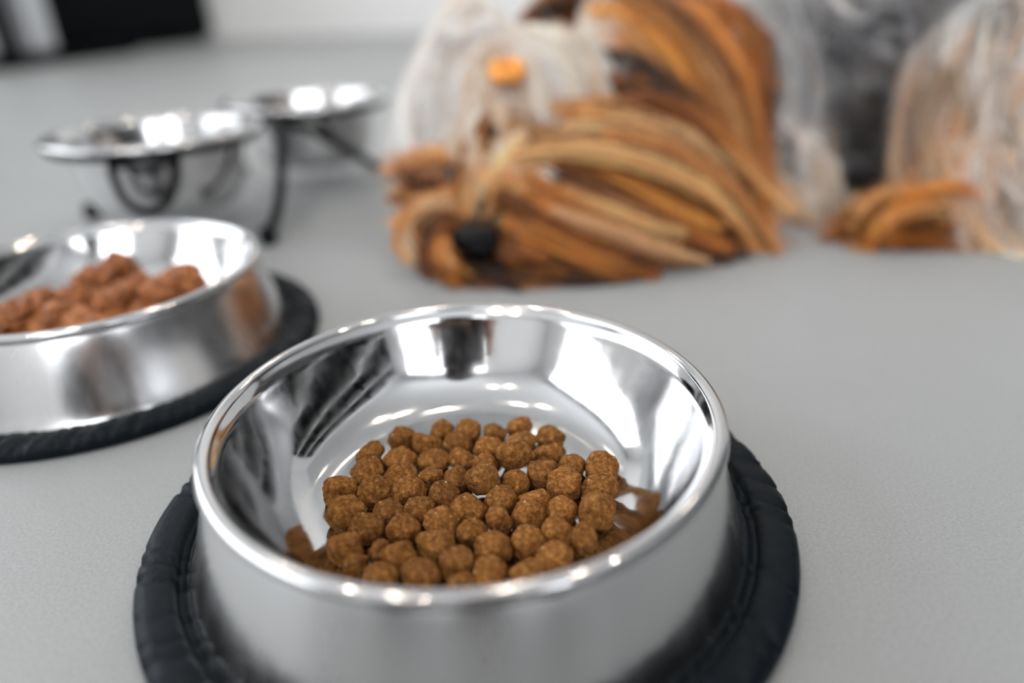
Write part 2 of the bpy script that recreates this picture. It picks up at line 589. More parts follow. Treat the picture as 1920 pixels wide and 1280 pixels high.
for s in (S3, S4):
    pts = [sl(s + Vector((0.0745 * math.cos(a), 0.0745 * math.sin(a), ZR - 0.0042))) for a in [2 * math.pi * k / 64 for k in range(64)]]
    tube('ring', pts, 0.0036, M['wire'], stand, n=1, closed=True)
tube('cross_bar', [sl(MID + PP * 0.036 + Vector((0, 0, ZR - 0.006))), sl(MID - PP * 0.036 + Vector((0, 0, ZR - 0.006)))], 0.0028, M['wire'], stand, n=2)
for s, side in ((S3, 1), (S3, -1), (S4, 1), (S4, -1)):
    top = MID + PP * 0.034 * side + Vector((0, 0, ZR - 0.005))
    foot = s + PP * 0.100 * side + (AX * (0.012 if s is S4 and side == 1 else -0.004))
    kn = top * 0.75 + foot * 0.25 + PP * 0.012 * side
    kn.z = 0.060
    kn2 = top * 0.35 + foot * 0.65 + PP * 0.010 * side
    kn2.z = 0.026
    lg = tube('leg', [sl(top), sl(kn), sl(kn2), sl(foot + Vector((0, 0, 0.004)))], 0.0042, M['wire'], stand)
    ft = lathe('rubber_foot', [(0, 0.0), (0.0056, 0.0), (0.0068, 0.002), (0.0068, 0.010), (0.0052, 0.0135), (0, 0.014)], M['rubber'], stand, seg=20)
    ft.location = sl(foot)
# added wire loop, stands in for the dark U reflected in the bowl
lc = S3 - Vector((0.018, 0.082, 0))
pa, pb = px(207, 296, 0.497), px(331, 283, 0.503)
tube('reflection_loop', [sl(pa), sl(px(214, 335, 0.487)), sl(px(236, 378, 0.48)), sl(px(278, 396, 0.478)), sl(px(316, 375, 0.482)), sl(px(328, 330, 0.492)), sl(pb)], 0.0032, M['wire'], stand)


def hung_bowl(s, label):
    e = tag(empty('hanging_bowl', (s.x, s.y, 0.018)), label, 'bowl', 'small steel bowls hanging in the wire stand')
    R = 0.0795
    z = ZR - 0.018
    inner = [(0, 0.0016), (0.03, 0.0018), (0.045, 0.004), (0.0535, 0.011), (0.0575, 0.024), (0.0605, 0.042), (0.0640, z - 0.002), (0.0665, z + 0.001)]
    outer = [(0.0668, z - 0.0006), (0.0648, z - 0.003), (0.0618, 0.042), (0.0588, 0.024), (0.0548, 0.0105), (0.046, 0.0028), (0.03, 0.0002), (0, 0.0)]
    body = [(0, 0.0016)] + [tuple(q) for q in catmull(inner[1:], 4)] + [tuple(q) for q in catmull(outer[:-1], 4)] + [(0, 0)]
    lathe('basin', body, M['steel'], e, seg=96)
    brim = [(0.0660, z + 0.0014), (0.0700, z + 0.0022), (0.0755, z + 0.0020), (0.0785, z + 0.0012), (R, z - 0.0008), (0.0786, z - 0.0022), (0.0770, z - 0.0012), (0.0745, z - 0.0002), (0.0700, z - 0.0002), (0.0660, z - 0.0010)]
    lathe('brim', brim, M['steel'], e, seg=96, closed=True)
    return e


hung_bowl(S3, 'small wide-brimmed steel bowl hanging in the near ring of the wire stand')
hung_bowl(S4, 'small wide-brimmed steel bowl hanging in the far ring, beside the dog\'s head')

# ------------------------------------------------------------------ black cabinet at the back left
cr = Vector((-1.55, 3.0, 0))
ca = onz(0, 128)
cb = onz(388, 78)
d = (cb - ca)
ang = math.atan2(d.y, d.x)
cabL = d.length + 0.62
cab = tag(empty('black_cabinet', ca - d.normalized() * 0.5), 'black cabinet with two pale grey uprights at the far left by the wall', 'cabinet')
cab.rotation_euler = (0, 0, ang)
box_obj('body', [(0, cabL - 0.01, 0.02, 0.34, 0.02, 0.75)], M['cabinet'], cab, 0.03)
box_obj('plinth', [(0.02, cabL - 0.06, 0.04, 0.32, 0.0, 0.03)], M['cabinet'], cab)
for ux, uy in ((6, 120), (-78, 134)):
    ga = onz(ux, uy)
    lo = cab.matrix_basis.inverted() @ ga if False else Matrix.Rotation(-ang, 4, 'Z') @ (ga - cab.location)
    bm = bmesh.new()
    w_ = 0.046
    bm_box(bm, lo.x - w_, lo.x + w_, -0.06, 0.03, 0.03, 0.75)
    up_ = from_bm('upright', bm, M['greymetal'], cab, smooth=False)
    md = up_.modifiers.new('bevel', 'BEVEL')
    md.width = 0.018
    md.segments = 4
    tag(up_, 'pale grey metal upright')
box_obj('base_plate', [(0.0, 1.0, -0.10, 0.05, 0.0, 0.03)], M['cabinet'], cab, 0.006)

# ------------------------------------------------------------------ the dog
NRM = np.random.default_rng(11)
CP = np.array((0, 0, CAM_H))
DOG0 = px(1300, 300, 0.6)
DOG0.z = 0
dog = tag(empty('dog', DOG0), 'long-haired tan and silver small terrier lying with its chin on the floor', 'dog')

# body masses: photo pixel, depth, radii in metres
MASS = [
    (1000, 225, 0.575, (0.062, 0.062, 0.062)),   # skull
    (960, 330, 0.530, (0.046, 0.045, 0.042)),    # brow
    (908, 425, 0.492, (0.027, 0.032, 0.024)),    # muzzle
    (1010, 400, 0.525, (0.060, 0.045, 0.036)),   # near cheek
    (1170, 350, 0.560, (0.075, 0.055, 0.055)),   # cheek
    (1190, 200, 0.620, (0.070, 0.065, 0.080)),   # neck
    (1330, 230, 0.650, (0.080, 0.080, 0.085)),   # chest
    (1480, 180, 0.690, (0.110, 0.085, 0.090)),   # shoulder and ribs
    (1660, 170, 0.680, (0.110, 0.085, 0.088)),   # belly
    (1890, 230, 0.580, (0.085, 0.065, 0.092)),   # haunch
    (1455, 370, 0.590, (0.036, 0.038, 0.050)),   # foreleg
    (1475, 415, 0.575, (0.034, 0.034, 0.022)),   # fore paw
    (1880, 390, 0.520, (0.060, 0.045, 0.050)),
    (1990, 400, 0.520, (0.060, 0.050, 0.055)),   # hip side   # thigh
    (1700, 428, 0.512, (0.045, 0.026, 0.020)),   # hind paw
]
MC = np.array([px(x, y, d) for x, y, d, r in MASS])
MR = np.array([r for x, y, d, r in MASS])


def sdf(P):
    """smooth union of the body masses"""
    out = np.full(len(P), 1e3)
    k = 0.02
    for c, r in zip(MC, MR):
        q = (P - c) / r
        k0 = np.linalg.norm(q, axis=1) + 1e-9
        k1 = np.linalg.norm(q / r, axis=1) + 1e-9
        d = k0 * (k0 - 1) / k1
        h = np.clip(0.5 + 0.5 * (out - d) / k, 0, 1)
        out = out * (1 - h) + d * h - k * h * (1 - h)
    return out


def grad(P, e=1e-3):
    g = np.stack([sdf(P + np.eye(3)[i] * e) - sdf(P - np.eye(3)[i] * e) for i in range(3)], 1)
    return g / (np.linalg.norm(g, axis=1)[:, None] + 1e-9)


def push(P, margin):
    for _ in range(2):
        d = sdf(P)
        m_ = d < margin
        if m_.any():
            P[m_] += grad(P[m_]) * (margin - d[m_])[:, None]
    P[:, 2] = np.maximum(P[:, 2], 0.0015)
    return P


# continuous body surface
bm = bmesh.new()
for c, r in zip(MC, MR):
    mm = Matrix.Translation(Vector(c)) @ Matrix.Diagonal((*r, 1))
    bmesh.ops.create_icosphere(bm, subdivisions=4, radius=1.0, matrix=mm)
me = bpy.data.meshes.new('tmp')
bm.to_mesh(me)
bm.free()
tmp = bpy.data.objects.new('tmp', me)
COL.objects.link(tmp)
md = tmp.modifiers.new('remesh', 'REMESH')
md.mode = 'VOXEL'
md.voxel_size = 0.005
md = tmp.modifiers.new('smooth', 'SMOOTH')
md.iterations = 6
dg = bpy.context.evaluated_depsgraph_get()
bme = bpy.data.meshes.new_from_object(tmp.evaluated_get(dg))
bpy.data.objects.remove(tmp)
bme.name = 'body'
bco = np.zeros(len(bme.vertices) * 3)
bme.vertices.foreach_get('co', bco)
bco = bco.reshape(-1, 3)
bco[:, 2] = np.maximum(bco[:, 2], 0.001)
bme.vertices.foreach_set('co', (bco - np.array(DOG0)).ravel())
m = M['skin'] = mat('dog_undercoat', (0.05, 0.03, 0.02), 0.8)
t = add_noise(m, 80, 4)
bump(m, t.outputs[0], 0.5, 0.003)
bme.materials.clear()
body = link_mesh('body', bme, M['skin'], dog)

m = M['hair'] = mat('dog_hair', (0.5, 0.3, 0.1), 0.42, Specular_IOR_Level=0.45)
n, l, b = nodes(m)
at = n.new('ShaderNodeAttribute')
at.attribute_name = 'hair_color'
l.new(at.outputs['Color'], b.inputs['Base Color'])

HC = {
    'gold': (0.53, 0.188, 0.034), 'lgold': (0.76, 0.40, 0.17), 'dgold': (0.25, 0.075, 0.011), 'brown': (0.036, 0.012, 0.004),
    'tan': (0.66, 0.37, 0.19), 'cream': (0.84, 0.68, 0.56), 'white': (0.90, 0.82, 0.77), 'silver': (0.27, 0.27, 0.28),  # white is pale hair with the backlight painted in
    'lsilver': (0.50, 0.50, 0.50), 'slate': (0.030, 0.029, 0.033), 'grey': (0.19, 0.165, 0.15), 'ctan': (0.62, 0.42, 0.28),
}
# locks: part, colour, number of strands, half width (m), side copies, guide points (photo pixel x, y, depth)
LOCKS = [
    # near cheek, sweeping right and down
    ('cheek_fur', 'lgold', 420, 0.010, 3, [(985, 288, .510), (1110, 275, .503), (1235, 305, .500), (1330, 370, .500), (1388, 458, .497)]),
    ('cheek_fur', 'gold', 420, 0.011, 3, [(1000, 312, .505), (1100, 300, .498), (1215, 335, .494), (1310, 400, .494), (1365, 462, .495)]),
    ('cheek_fur', 'brown', 380, 0.009, 2, [(1005, 330, .503), (1075, 338, .497), (1150, 375, .492), (1235, 425, .490), (1330, 466, .491)]),
    ('cheek_fur', 'gold', 380, 0.010, 2, [(1005, 335, .500), (1090, 355, .492), (1180, 390, .487), (1270, 440, .485), (1345, 465, .488)]),
    ('cheek_fur', 'brown', 300, 0.008, 2, [(1000, 350, .498), (1070, 375, .487), (1150, 410, .483), (1230, 450, .480), (1300, 475, .482)]),
    ('cheek_fur', 'cream', 220, 0.006, 1, [(975, 348, .495), (1020, 362, .487), (1060, 392, .481), (1110, 420, .476), (1160, 438, .474)]),
    ('cheek_fur', 'lgold', 380, 0.009, 3, [(985, 365, .492), (1060, 395, .480), (1140, 425, .474), (1220, 460, .472), (1282, 478, .474)]),
    ('cheek_fur', 'dgold', 380, 0.010, 2, [(970, 380, .487), (1020, 410, .474), (1090, 445, .467), (1160, 480, .463), (1225, 503, .461)]),
    ('cheek_fur', 'gold', 380, 0.010, 3, [(960, 400, .482), (1010, 425, .471), (1080, 465, .463), (1150, 495, .459), (1215, 510, .459)]),
    ('cheek_fur', 'brown', 320, 0.008, 2, [(955, 450, .474), (1000, 475, .463), (1060, 500, .458), (1130, 515, .456), (1200, 518, .456)]),  # dark bottom lock, part of the painted shadow line under the chin
    ('cheek_fur', 'gold', 420, 0.012, 3, [(1050, 262, .520), (1170, 245, .512), (1285, 295, .508), (1355, 375, .505), (1398, 462, .500)]),
    ('cheek_fur', 'dgold', 400, 0.010, 2, [(1080, 250, .528), (1200, 225, .520), (1310, 285, .514), (1370, 370, .509), (1400, 460, .502)]),
    ('cheek_fur', 'brown', 300, 0.008, 1, [(1150, 270, .512), (1210, 282, .506), (1270, 310, .503), (1320, 350, .503)]),
    ('cheek_fur', 'brown', 420, 0.007, 2, [(1180, 440, .490), (1240, 462, .486), (1310, 472, .488), (1385, 468, .494)]),  # dark lower edge of the cheek, shade put into the hair colour
    ('cheek_fur', 'brown', 420, 0.006, 2, [(930, 505, .462), (1000, 516, .456), (1090, 524, .452), (1190, 520, .452)]),  # contact shadow below the chin, painted as dark hair
    ('cheek_fur', 'brown', 320, 0.007, 1, [(1060, 345, .492), (1130, 372, .484), (1200, 410, .481), (1270, 448, .481)]),
    # near ear and the hair falling from it
    ('ear_fur', 'gold', 420, 0.012, 3, [(1150, 25, .600), (1240, 45, .575), (1320, 130, .555), (1368, 260, .535), (1398, 430, .508)]),
    ('ear_fur', 'gold', 420, 0.011, 3, [(1130, 45, .590), (1210, 60, .572), (1290, 130, .553), (1345, 235, .537), (1385, 380, .515)]),
    ('ear_fur', 'brown', 460, 0.010, 3, [(1150, 105, .572), (1205, 145, .553), (1270, 200, .533), (1330, 280, .517), (1375, 380, .504)]),
    ('ear_fur', 'dgold', 400, 0.011, 2, [(1140, 130, .575), (1190, 165, .556), (1260, 215, .538), (1330, 290, .523), (1385, 400, .508)]),
    ('ear_fur', 'brown', 380, 0.009, 2, [(1130, 165, .555), (1185, 178, .540), (1240, 205, .527), (1300, 255, .515)]),
    ('ear_fur', 'brown', 300, 0.008, 1, [(1150, 150, .560), (1220, 178, .545), (1290, 235, .528), (1345, 320, .515)]),
    ('ear_fur', 'gold', 300, 0.010, 2, [(1140, 90, .580), (1180, 80, .572), (1240, 110, .562), (1300, 180, .548), (1345, 280, .533)]),
    ('ear_fur', 'cream', 260, 0.007, 2, [(1140, 0, .600), (1125, 60, .588), (1140, 130, .572), (1190, 185, .556)]),
    ('ear_fur', 'lgold', 240, 0.008, 2, [(1160, 5, .600), (1190, 25, .588), (1230, 60, .575), (1270, 120, .560)]),
    ('ear_fur', 'brown', 300, 0.012, 2, [(1110, -10, .640), (1060, 5, .635), (1020, 25, .630), (1000, 60, .625)]),
    ('ear_fur', 'dgold', 300, 0.012, 2, [(1130, 5, .640), (1090, 20, .632), (1060, 40, .625), (1030, 60, .620)]),
    ('ear_fur', 'gold', 300, 0.013, 2, [(1200, -25, .640), (1270, -5, .620), (1335, 50, .600), (1380, 150, .575)]),
    ('ear_fur', 'dgold', 300, 0.012, 2, [(1260, -20, .640), (1310, 15, .620), (1355, 80, .600), (1385, 200, .570), (1400, 330, .540)]),
    ('ear_fur', 'dgold', 160, 0.007, 1, [(1010, 60, .610), (995, 85, .605), (1000, 110, .600)]),
    # forehead up to the hair band
    ('topknot', 'cream', 300, 0.009, 2, [(880, 315, .522), (890, 250, .528), (915, 185, .545), (945, 138, .562)]),
    ('topknot', 'white', 300, 0.010, 2, [(850, 310, .530), (860, 240, .535), (895, 175, .550), (942, 135, .562)]),
    ('topknot', 'tan', 260, 0.007, 1, [(925, 320, .512), (920, 260, .522), (935, 195, .540), (950, 140, .558)]),
    ('topknot', 'brown', 130, 0.004, 0, [(932, 318, .507), (926, 285, .512), (924, 255, .518), (930, 230, .524)]),  # shade of the forehead crease painted as a dark lock
    ('topknot', 'ctan', 260, 0.007, 1, [(965, 315, .512), (960, 255, .520), (955, 195, .538), (952, 140, .558)]),
    ('topknot', 'cream', 320, 0.009, 2, [(1005, 290, .518), (1010, 235, .526), (990, 180, .542), (957, 138, .560)]),
    ('topknot', 'cream', 320, 0.010, 3, [(1070, 255, .535), (1060, 200, .540), (1020, 155, .552), (960, 134, .564)]),
    ('topknot', 'white', 300, 0.010, 2, [(1110, 210, .550), (1090, 160, .556), (1040, 130, .562), (965, 130, .568)]),
    ('topknot', 'lgold', 160, 0.005, 1, [(1110, 205, .540), (1075, 205, .535), (1050, 225, .530), (1040, 260, .525)]),
    ('topknot', 'tan', 200, 0.006, 2, [(1040, 205, .534), (1075, 240, .527), (1110, 260, .522), (1150, 262, .520)]),
    # tuft past the band and the far ear, hanging left, backlight painted in pale
    ('topknot', 'white', 420, 0.012, 3, [(945, 130, .565), (900, 85, .575), (855, 115, .580), (830, 200, .575), (815, 295, .565)]),
    ('topknot', 'white', 420, 0.012, 3, [(942, 132, .562), (890, 110, .570), (865, 170, .570), (850, 240, .562), (850, 310, .545)]),
    ('topknot', 'cream', 300, 0.010, 2, [(940, 128, .570), (890, 70, .585), (850, 90, .590), (825, 160, .588), (800, 240, .580)]),
    ('topknot', 'cream', 220, 0.008, 2, [(945, 125, .575), (905, 70, .590), (880, 45, .600), (868, 70, .600)]),
    ('topknot', 'white', 320, 0.011, 3, [(935, 150, .558), (890, 165, .560), (865, 215, .555), (870, 290, .535)]),
    ('topknot', 'white', 260, 0.010, 2, [(955, 128, .570), (985, 85, .590), (1010, 110, .595), (1045, 140, .590)]),
    ('topknot', 'white', 360, 0.010, 3, [(950, 126, .560), (915, 92, .566), (885, 100, .570), (862, 150, .570)]),
    ('topknot', 'white', 360, 0.010, 3, [(905, 80, .585), (865, 95, .586), (838, 165, .582), (826, 250, .572)]),
    ('topknot', 'cream', 320, 0.010, 3, [(930, 110, .580), (895, 60, .596), (870, 70, .600), (850, 120, .598)]),
    ('topknot', 'white', 320, 0.010, 3, [(925, 140, .566), (880, 150, .568), (850, 215, .564), (842, 300, .550)]),
    ('ear_fur', 'tan', 200, 0.006, 2, [(868, 75, .610), (870, 45, .612), (876, 20, .614), (884, 5, .616)]),
    ('ear_fur', 'tan', 160, 0.004, 1, [(812, 160, .585), (800, 195, .583), (792, 240, .580), (795, 270, .575)]),
    # left of the face
    ('face_fur', 'tan', 260, 0.007, 2, [(865, 325, .515), (830, 312, .512), (785, 315, .514), (738, 330, .518)]),
    ('face_fur', 'gold', 260, 0.007, 2, [(860, 345, .508), (825, 345, .502), (785, 345, .504), (745, 345, .508)]),
    ('face_fur', 'dgold', 260, 0.007, 2, [(860, 362, .500), (825, 372, .494), (795, 370, .495), (762, 358, .500)]),
    ('face_fur', 'brown', 260, 0.005, 0, [(886, 335, .500), (860, 330, .496), (836, 334, .496), (815, 345, .498)]),
    ('face_fur', 'brown', 200, 0.004, 0, [(1010, 330, .497), (1040, 330, .493), (1070, 340, .489), (1105, 360, .486)]),
    ('face_fur', 'gold', 260, 0.008, 2, [(870, 375, .490), (830, 385, .484), (795, 390, .484), (765, 400, .488)]),
    # bridge of the muzzle
    ('face_fur', 'tan', 260, 0.008, 2, [(945, 320, .510), (915, 360, .497), (898, 390, .483), (893, 415, .472)]),
    ('face_fur', 'lgold', 260, 0.008, 2, [(955, 330, .505), (950, 365, .492), (930, 395, .478), (915, 415, .470)]),
    ('face_fur', 'gold', 260, 0.008, 2, [(890, 330, .510), (880, 365, .496), (870, 395, .482), (862, 420, .472)]),
    ('face_fur', 'gold', 240, 0.008, 2, [(960, 345, .500), (970, 380, .485), (960, 405, .474), (945, 425, .466)]),
    ('face_fur', 'tan', 200, 0.005, 1, [(995, 300, .512), (960, 330, .505), (930, 350, .498), (905, 380, .487)]),
    # beard
    ('beard', 'tan', 170, 0.0035, 1, [(868, 400, .476), (820, 392, .470), (775, 415, .465), (757, 455, .461), (785, 492, .458)]),
    ('beard', 'brown', 240, 0.004, 1, [(862, 410, .473), (825, 415, .467), (802, 440, .462), (800, 475, .458), (820, 505, .456)]),
    ('beard', 'dgold', 260, 0.007, 2, [(860, 420, .470), (835, 430, .464), (820, 460, .460), (830, 490, .457), (855, 512, .455)]),
    ('beard', 'gold', 260, 0.007, 2, [(855, 440, .467), (840, 460, .462), (845, 490, .458), (870, 515, .455)]),
    ('beard', 'dgold', 300, 0.008, 2, [(940, 415, .468), (975, 415, .464), (1005, 445, .460), (1035, 485, .456), (1075, 508, .455)]),
    ('beard', 'dgold', 300, 0.008, 2, [(958, 435, .467), (980, 450, .461), (990, 480, .457), (1025, 503, .455)]),
    ('beard', 'dgold', 240, 0.006, 1, [(962, 466, .463), (970, 475, .459), (1005, 490, .456), (1045, 500, .455)]),
    ('beard', 'brown', 300, 0.008, 2, [(905, 488, .462), (930, 502, .458), (975, 515, .455), (1040, 520, .454)]),  # shadow under nose and chin put into the hair colour
    ('beard', 'brown', 300, 0.008, 2, [(890, 488, .462), (880, 502, .458), (900, 516, .455), (950, 522, .454)]),  # same painted shade, left half under the chin
    # coat behind the ear, over shoulder and foreleg
    ('coat', 'lsilver', 420, 0.013, 3, [(1350, -15, .680), (1385, 60, .650), (1415, 160, .620), (1440, 270, .598), (1470, 380, .580)]),
    ('coat', 'silver', 420, 0.013, 3, [(1400, -20, .690), (1440, 60, .660), (1470, 150, .640), (1490, 250, .612), (1500, 350, .590)]),
    ('coat', 'slate', 380, 0.010, 2, [(1372, 40, .650), (1390, 140, .622), (1402, 250, .598), (1412, 350, .580), (1418, 430, .568)]),
    ('coat', 'silver', 360, 0.010, 2, [(1385, 120, .625), (1405, 210, .604), (1418, 300, .585), (1430, 390, .570)]),
    ('coat', 'slate', 300, 0.009, 2, [(1440, 90, .650), (1455, 180, .625), (1470, 280, .602), (1500, 330, .592)]),
    ('coat', 'ctan', 300, 0.008, 2, [(1435, 130, .632), (1475, 165, .618), (1515, 210, .610), (1528, 250, .606)]),
    ('coat', 'cream', 300, 0.009, 2, [(1420, 200, .605), (1450, 260, .590), (1475, 310, .580), (1485, 345, .575)]),
    ('coat', 'silver', 300, 0.010, 2, [(1480, -10, .690), (1530, 30, .675), (1590, 45, .668), (1650, 20, .672)]),
    ('coat', 'lsilver', 300, 0.012, 2, [(1490, 30, .680), (1510, 70, .668), (1550, 85, .660), (1610, 60, .660)]),
    ('leg_fur', 'ctan', 360, 0.010, 3, [(1405, 320, .578), (1440, 360, .566), (1475, 405, .556), (1495, 438, .552)]),
    ('leg_fur', 'cream', 340, 0.009, 2, [(1440, 330, .572), (1468, 370, .562), (1492, 405, .556), (1505, 436, .552)]),
    ('leg_fur', 'cream', 300, 0.008, 2, [(1478, 265, .588), (1498, 300, .580), (1500, 350, .572), (1528, 415, .562)]),
    ('leg_fur', 'ctan', 300, 0.008, 2, [(1490, 330, .580), (1510, 370, .570), (1525, 405, .563), (1530, 432, .558)]),
    ('leg_fur', 'ctan', 360, 0.010, 3, [(1400, 350, .572), (1410, 390, .563), (1420, 425, .555), (1415, 445, .550)]),
    ('leg_fur', 'tan', 300, 0.008, 2, [(1440, 390, .562), (1455, 415, .556), (1470, 435, .552), (1475, 445, .550)]),
    ('coat', 'silver', 360, 0.012, 3, [(1410, 60, .645), (1435, 150, .620), (1450, 240, .600), (1455, 330, .583)]),
    ('leg_fur', 'slate', 260, 0.008, 1, [(1400, 340, .580), (1415, 380, .570), (1430, 415, .562), (1445, 438, .558)]),
    # belly folds, fold highlights and dark creases painted in as lock colours
    ('coat', 'silver', 260, 0.009, 1, [(1555, 95, .652), (1590, 75, .645), (1625, 72, .645), (1655, 90, .648)]),
    ('coat', 'slate', 400, 0.014, 2, [(1530, 110, .660), (1570, 120, .650), (1630, 105, .648), (1690, 110, .650)]),
    ('coat', 'grey', 300, 0.012, 2, [(1560, 155, .650), (1600, 140, .642), (1640, 145, .642), (1680, 175, .645)]),
    ('coat', 'silver', 180, 0.007, 1, [(1585, 158, .645), (1610, 142, .640), (1635, 148, .640), (1650, 165, .642)]),
    ('coat', 'grey', 360, 0.014, 2, [(1540, 190, .655), (1580, 190, .646), (1630, 200, .640), (1690, 235, .640)]),
    ('coat', 'slate', 300, 0.012, 2, [(1535, 230, .655), (1580, 215, .648), (1640, 225, .642), (1700, 270, .640)]),
    ('coat', 'grey', 360, 0.013, 2, [(1560, 240, .648), (1610, 240, .640), (1660, 265, .636), (1700, 310, .632)]),
    ('coat', 'silver', 200, 0.008, 1, [(1580, 265, .642), (1615, 250, .637), (1645, 265, .635), (1665, 290, .634)]),
    ('coat', 'grey', 300, 0.012, 2, [(1545, 280, .650), (1590, 290, .640), (1640, 300, .634), (1690, 320, .630)]),
    ('coat', 'slate', 400, 0.016, 3, [(1545, 320, .650), (1590, 335, .640), (1640, 345, .632), (1700, 355, .625)]),
    # flank between belly and haunch
    ('coat', 'slate', 380, 0.012, 3, [(1640, 0, .665), (1685, 60, .650), (1708, 150, .636), (1705, 240, .625)]),
    ('coat', 'silver', 320, 0.010, 2, [(1680, 0, .655), (1715, 70, .638), (1730, 150, .622), (1718, 230, .612)]),
    ('coat', 'lsilver', 340, 0.010, 3, [(1800, 25, .620), (1765, 75, .606), (1738, 150, .596), (1712, 240, .592)]),
    ('coat', 'slate', 320, 0.010, 2, [(1760, 70, .612), (1735, 140, .600), (1715, 230, .592), (1718, 320, .580)]),
    ('coat', 'silver', 320, 0.012, 3, [(1720, -15, .665), (1770, 10, .645), (1820, 30, .630), (1870, 40, .620)]),
    ('coat', 'grey', 320, 0.012, 2, [(1700, 250, .592), (1708, 310, .576), (1728, 370, .560), (1750, 420, .545)]),
    # haunch, long hair falling to the floor
    ('haunch_fur', 'lsilver', 400, 0.012, 3, [(1935, 30, .600), (1860, 65, .580), (1800, 130, .560), (1765, 220, .545), (1750, 310, .532)]),
    ('haunch_fur', 'ctan', 420, 0.012, 3, [(1900, 80, .580), (1835, 140, .560), (1785, 225, .540), (1760, 320, .525), (1785, 410, .508)]),
    ('haunch_fur', 'cream', 420, 0.011, 3, [(1920, 110, .572), (1850, 185, .548), (1800, 280, .528), (1785, 370, .512), (1820, 455, .495)]),
    ('haunch_fur', 'tan', 400, 0.010, 3, [(1930, 130, .570), (1870, 215, .545), (1825, 310, .523), (1815, 400, .505), (1850, 475, .490)]),
    ('haunch_fur', 'cream', 420, 0.012, 3, [(1950, 170, .560), (1895, 255, .535), (1855, 345, .513), (1850, 425, .497), (1885, 488, .485)]),
    ('haunch_fur', 'grey', 300, 0.008, 2, [(1940, 200, .552), (1905, 290, .527), (1885, 380, .508), (1880, 450, .492)]),
    ('haunch_fur', 'ctan', 420, 0.012, 3, [(1970, 230, .550), (1930, 310, .525), (1900, 400, .503), (1905, 485, .484)]),
    ('haunch_fur', 'lsilver', 420, 0.013, 3, [(1990, 260, .545), (1955, 350, .518), (1935, 430, .498), (1945, 492, .482)]),
    ('haunch_fur', 'tan', 360, 0.008, 2, [(1748, 290, .528), (1752, 360, .515), (1778, 425, .500), (1830, 478, .487)]),
    ('haunch_fur', 'lsilver', 320, 0.011, 2, [(1960, 10, .610), (1900, 45, .595), (1850, 100, .575), (1820, 170, .558)]),
    ('haunch_fur', 'grey', 260, 0.008, 2, [(1860, 90, .575), (1815, 160, .556), (1785, 240, .540), (1775, 320, .527)]),
    ('haunch_fur', 'cream', 420, 0.014, 3, [(1985, 180, .560), (1950, 270, .530), (1920, 360, .508), (1915, 440, .492), (1935, 490, .482)]),
    ('haunch_fur', 'ctan', 420, 0.014, 3, [(2030, 200, .560), (2000, 300, .528), (1975, 390, .505), (1980, 490, .482)]),
    ('haunch_fur', 'tan', 380, 0.010, 3, [(1800, 200, .552), (1775, 290, .532), (1775, 370, .515), (1810, 440, .498), (1860, 485, .486)]),
    ('haunch_fur', 'lsilver', 380, 0.012, 3, [(1960, 60, .592), (1900, 130, .568), (1860, 220, .545), (1840, 310, .524)]),
    # hind paw
    ('leg_fur', 'gold', 320, 0.009, 3, [(1775, 410, .506), (1715, 388, .500), (1650, 398, .494), (1600, 432, .490)]),
    ('leg_fur', 'dgold', 300, 0.008, 2, [(1775, 430, .500), (1715, 415, .494), (1670, 430, .490), (1640, 455, .487)]),
    ('leg_fur', 'dgold', 300, 0.008, 2, [(1780, 450, .495), (1730, 445, .490), (1690, 455, .487), (1655, 465, .486)]),
    ('leg_fur', 'gold', 240, 0.007, 2, [(1760, 400, .505), (1700, 398, .497), (1660, 420, .491), (1645, 450, .488)]),
]
NP_ = 9


def resample(pts, n=NP_):
    c = np.array(catmull(pts, 10))
    s_ = np.concatenate([[0], np.cumsum(np.linalg.norm(np.diff(c, axis=0), axis=1))])
    u = np.linspace(0, s_[-1], n)
    return np.stack([np.interp(u, s_, c[:, i]) for i in range(3)], 1)


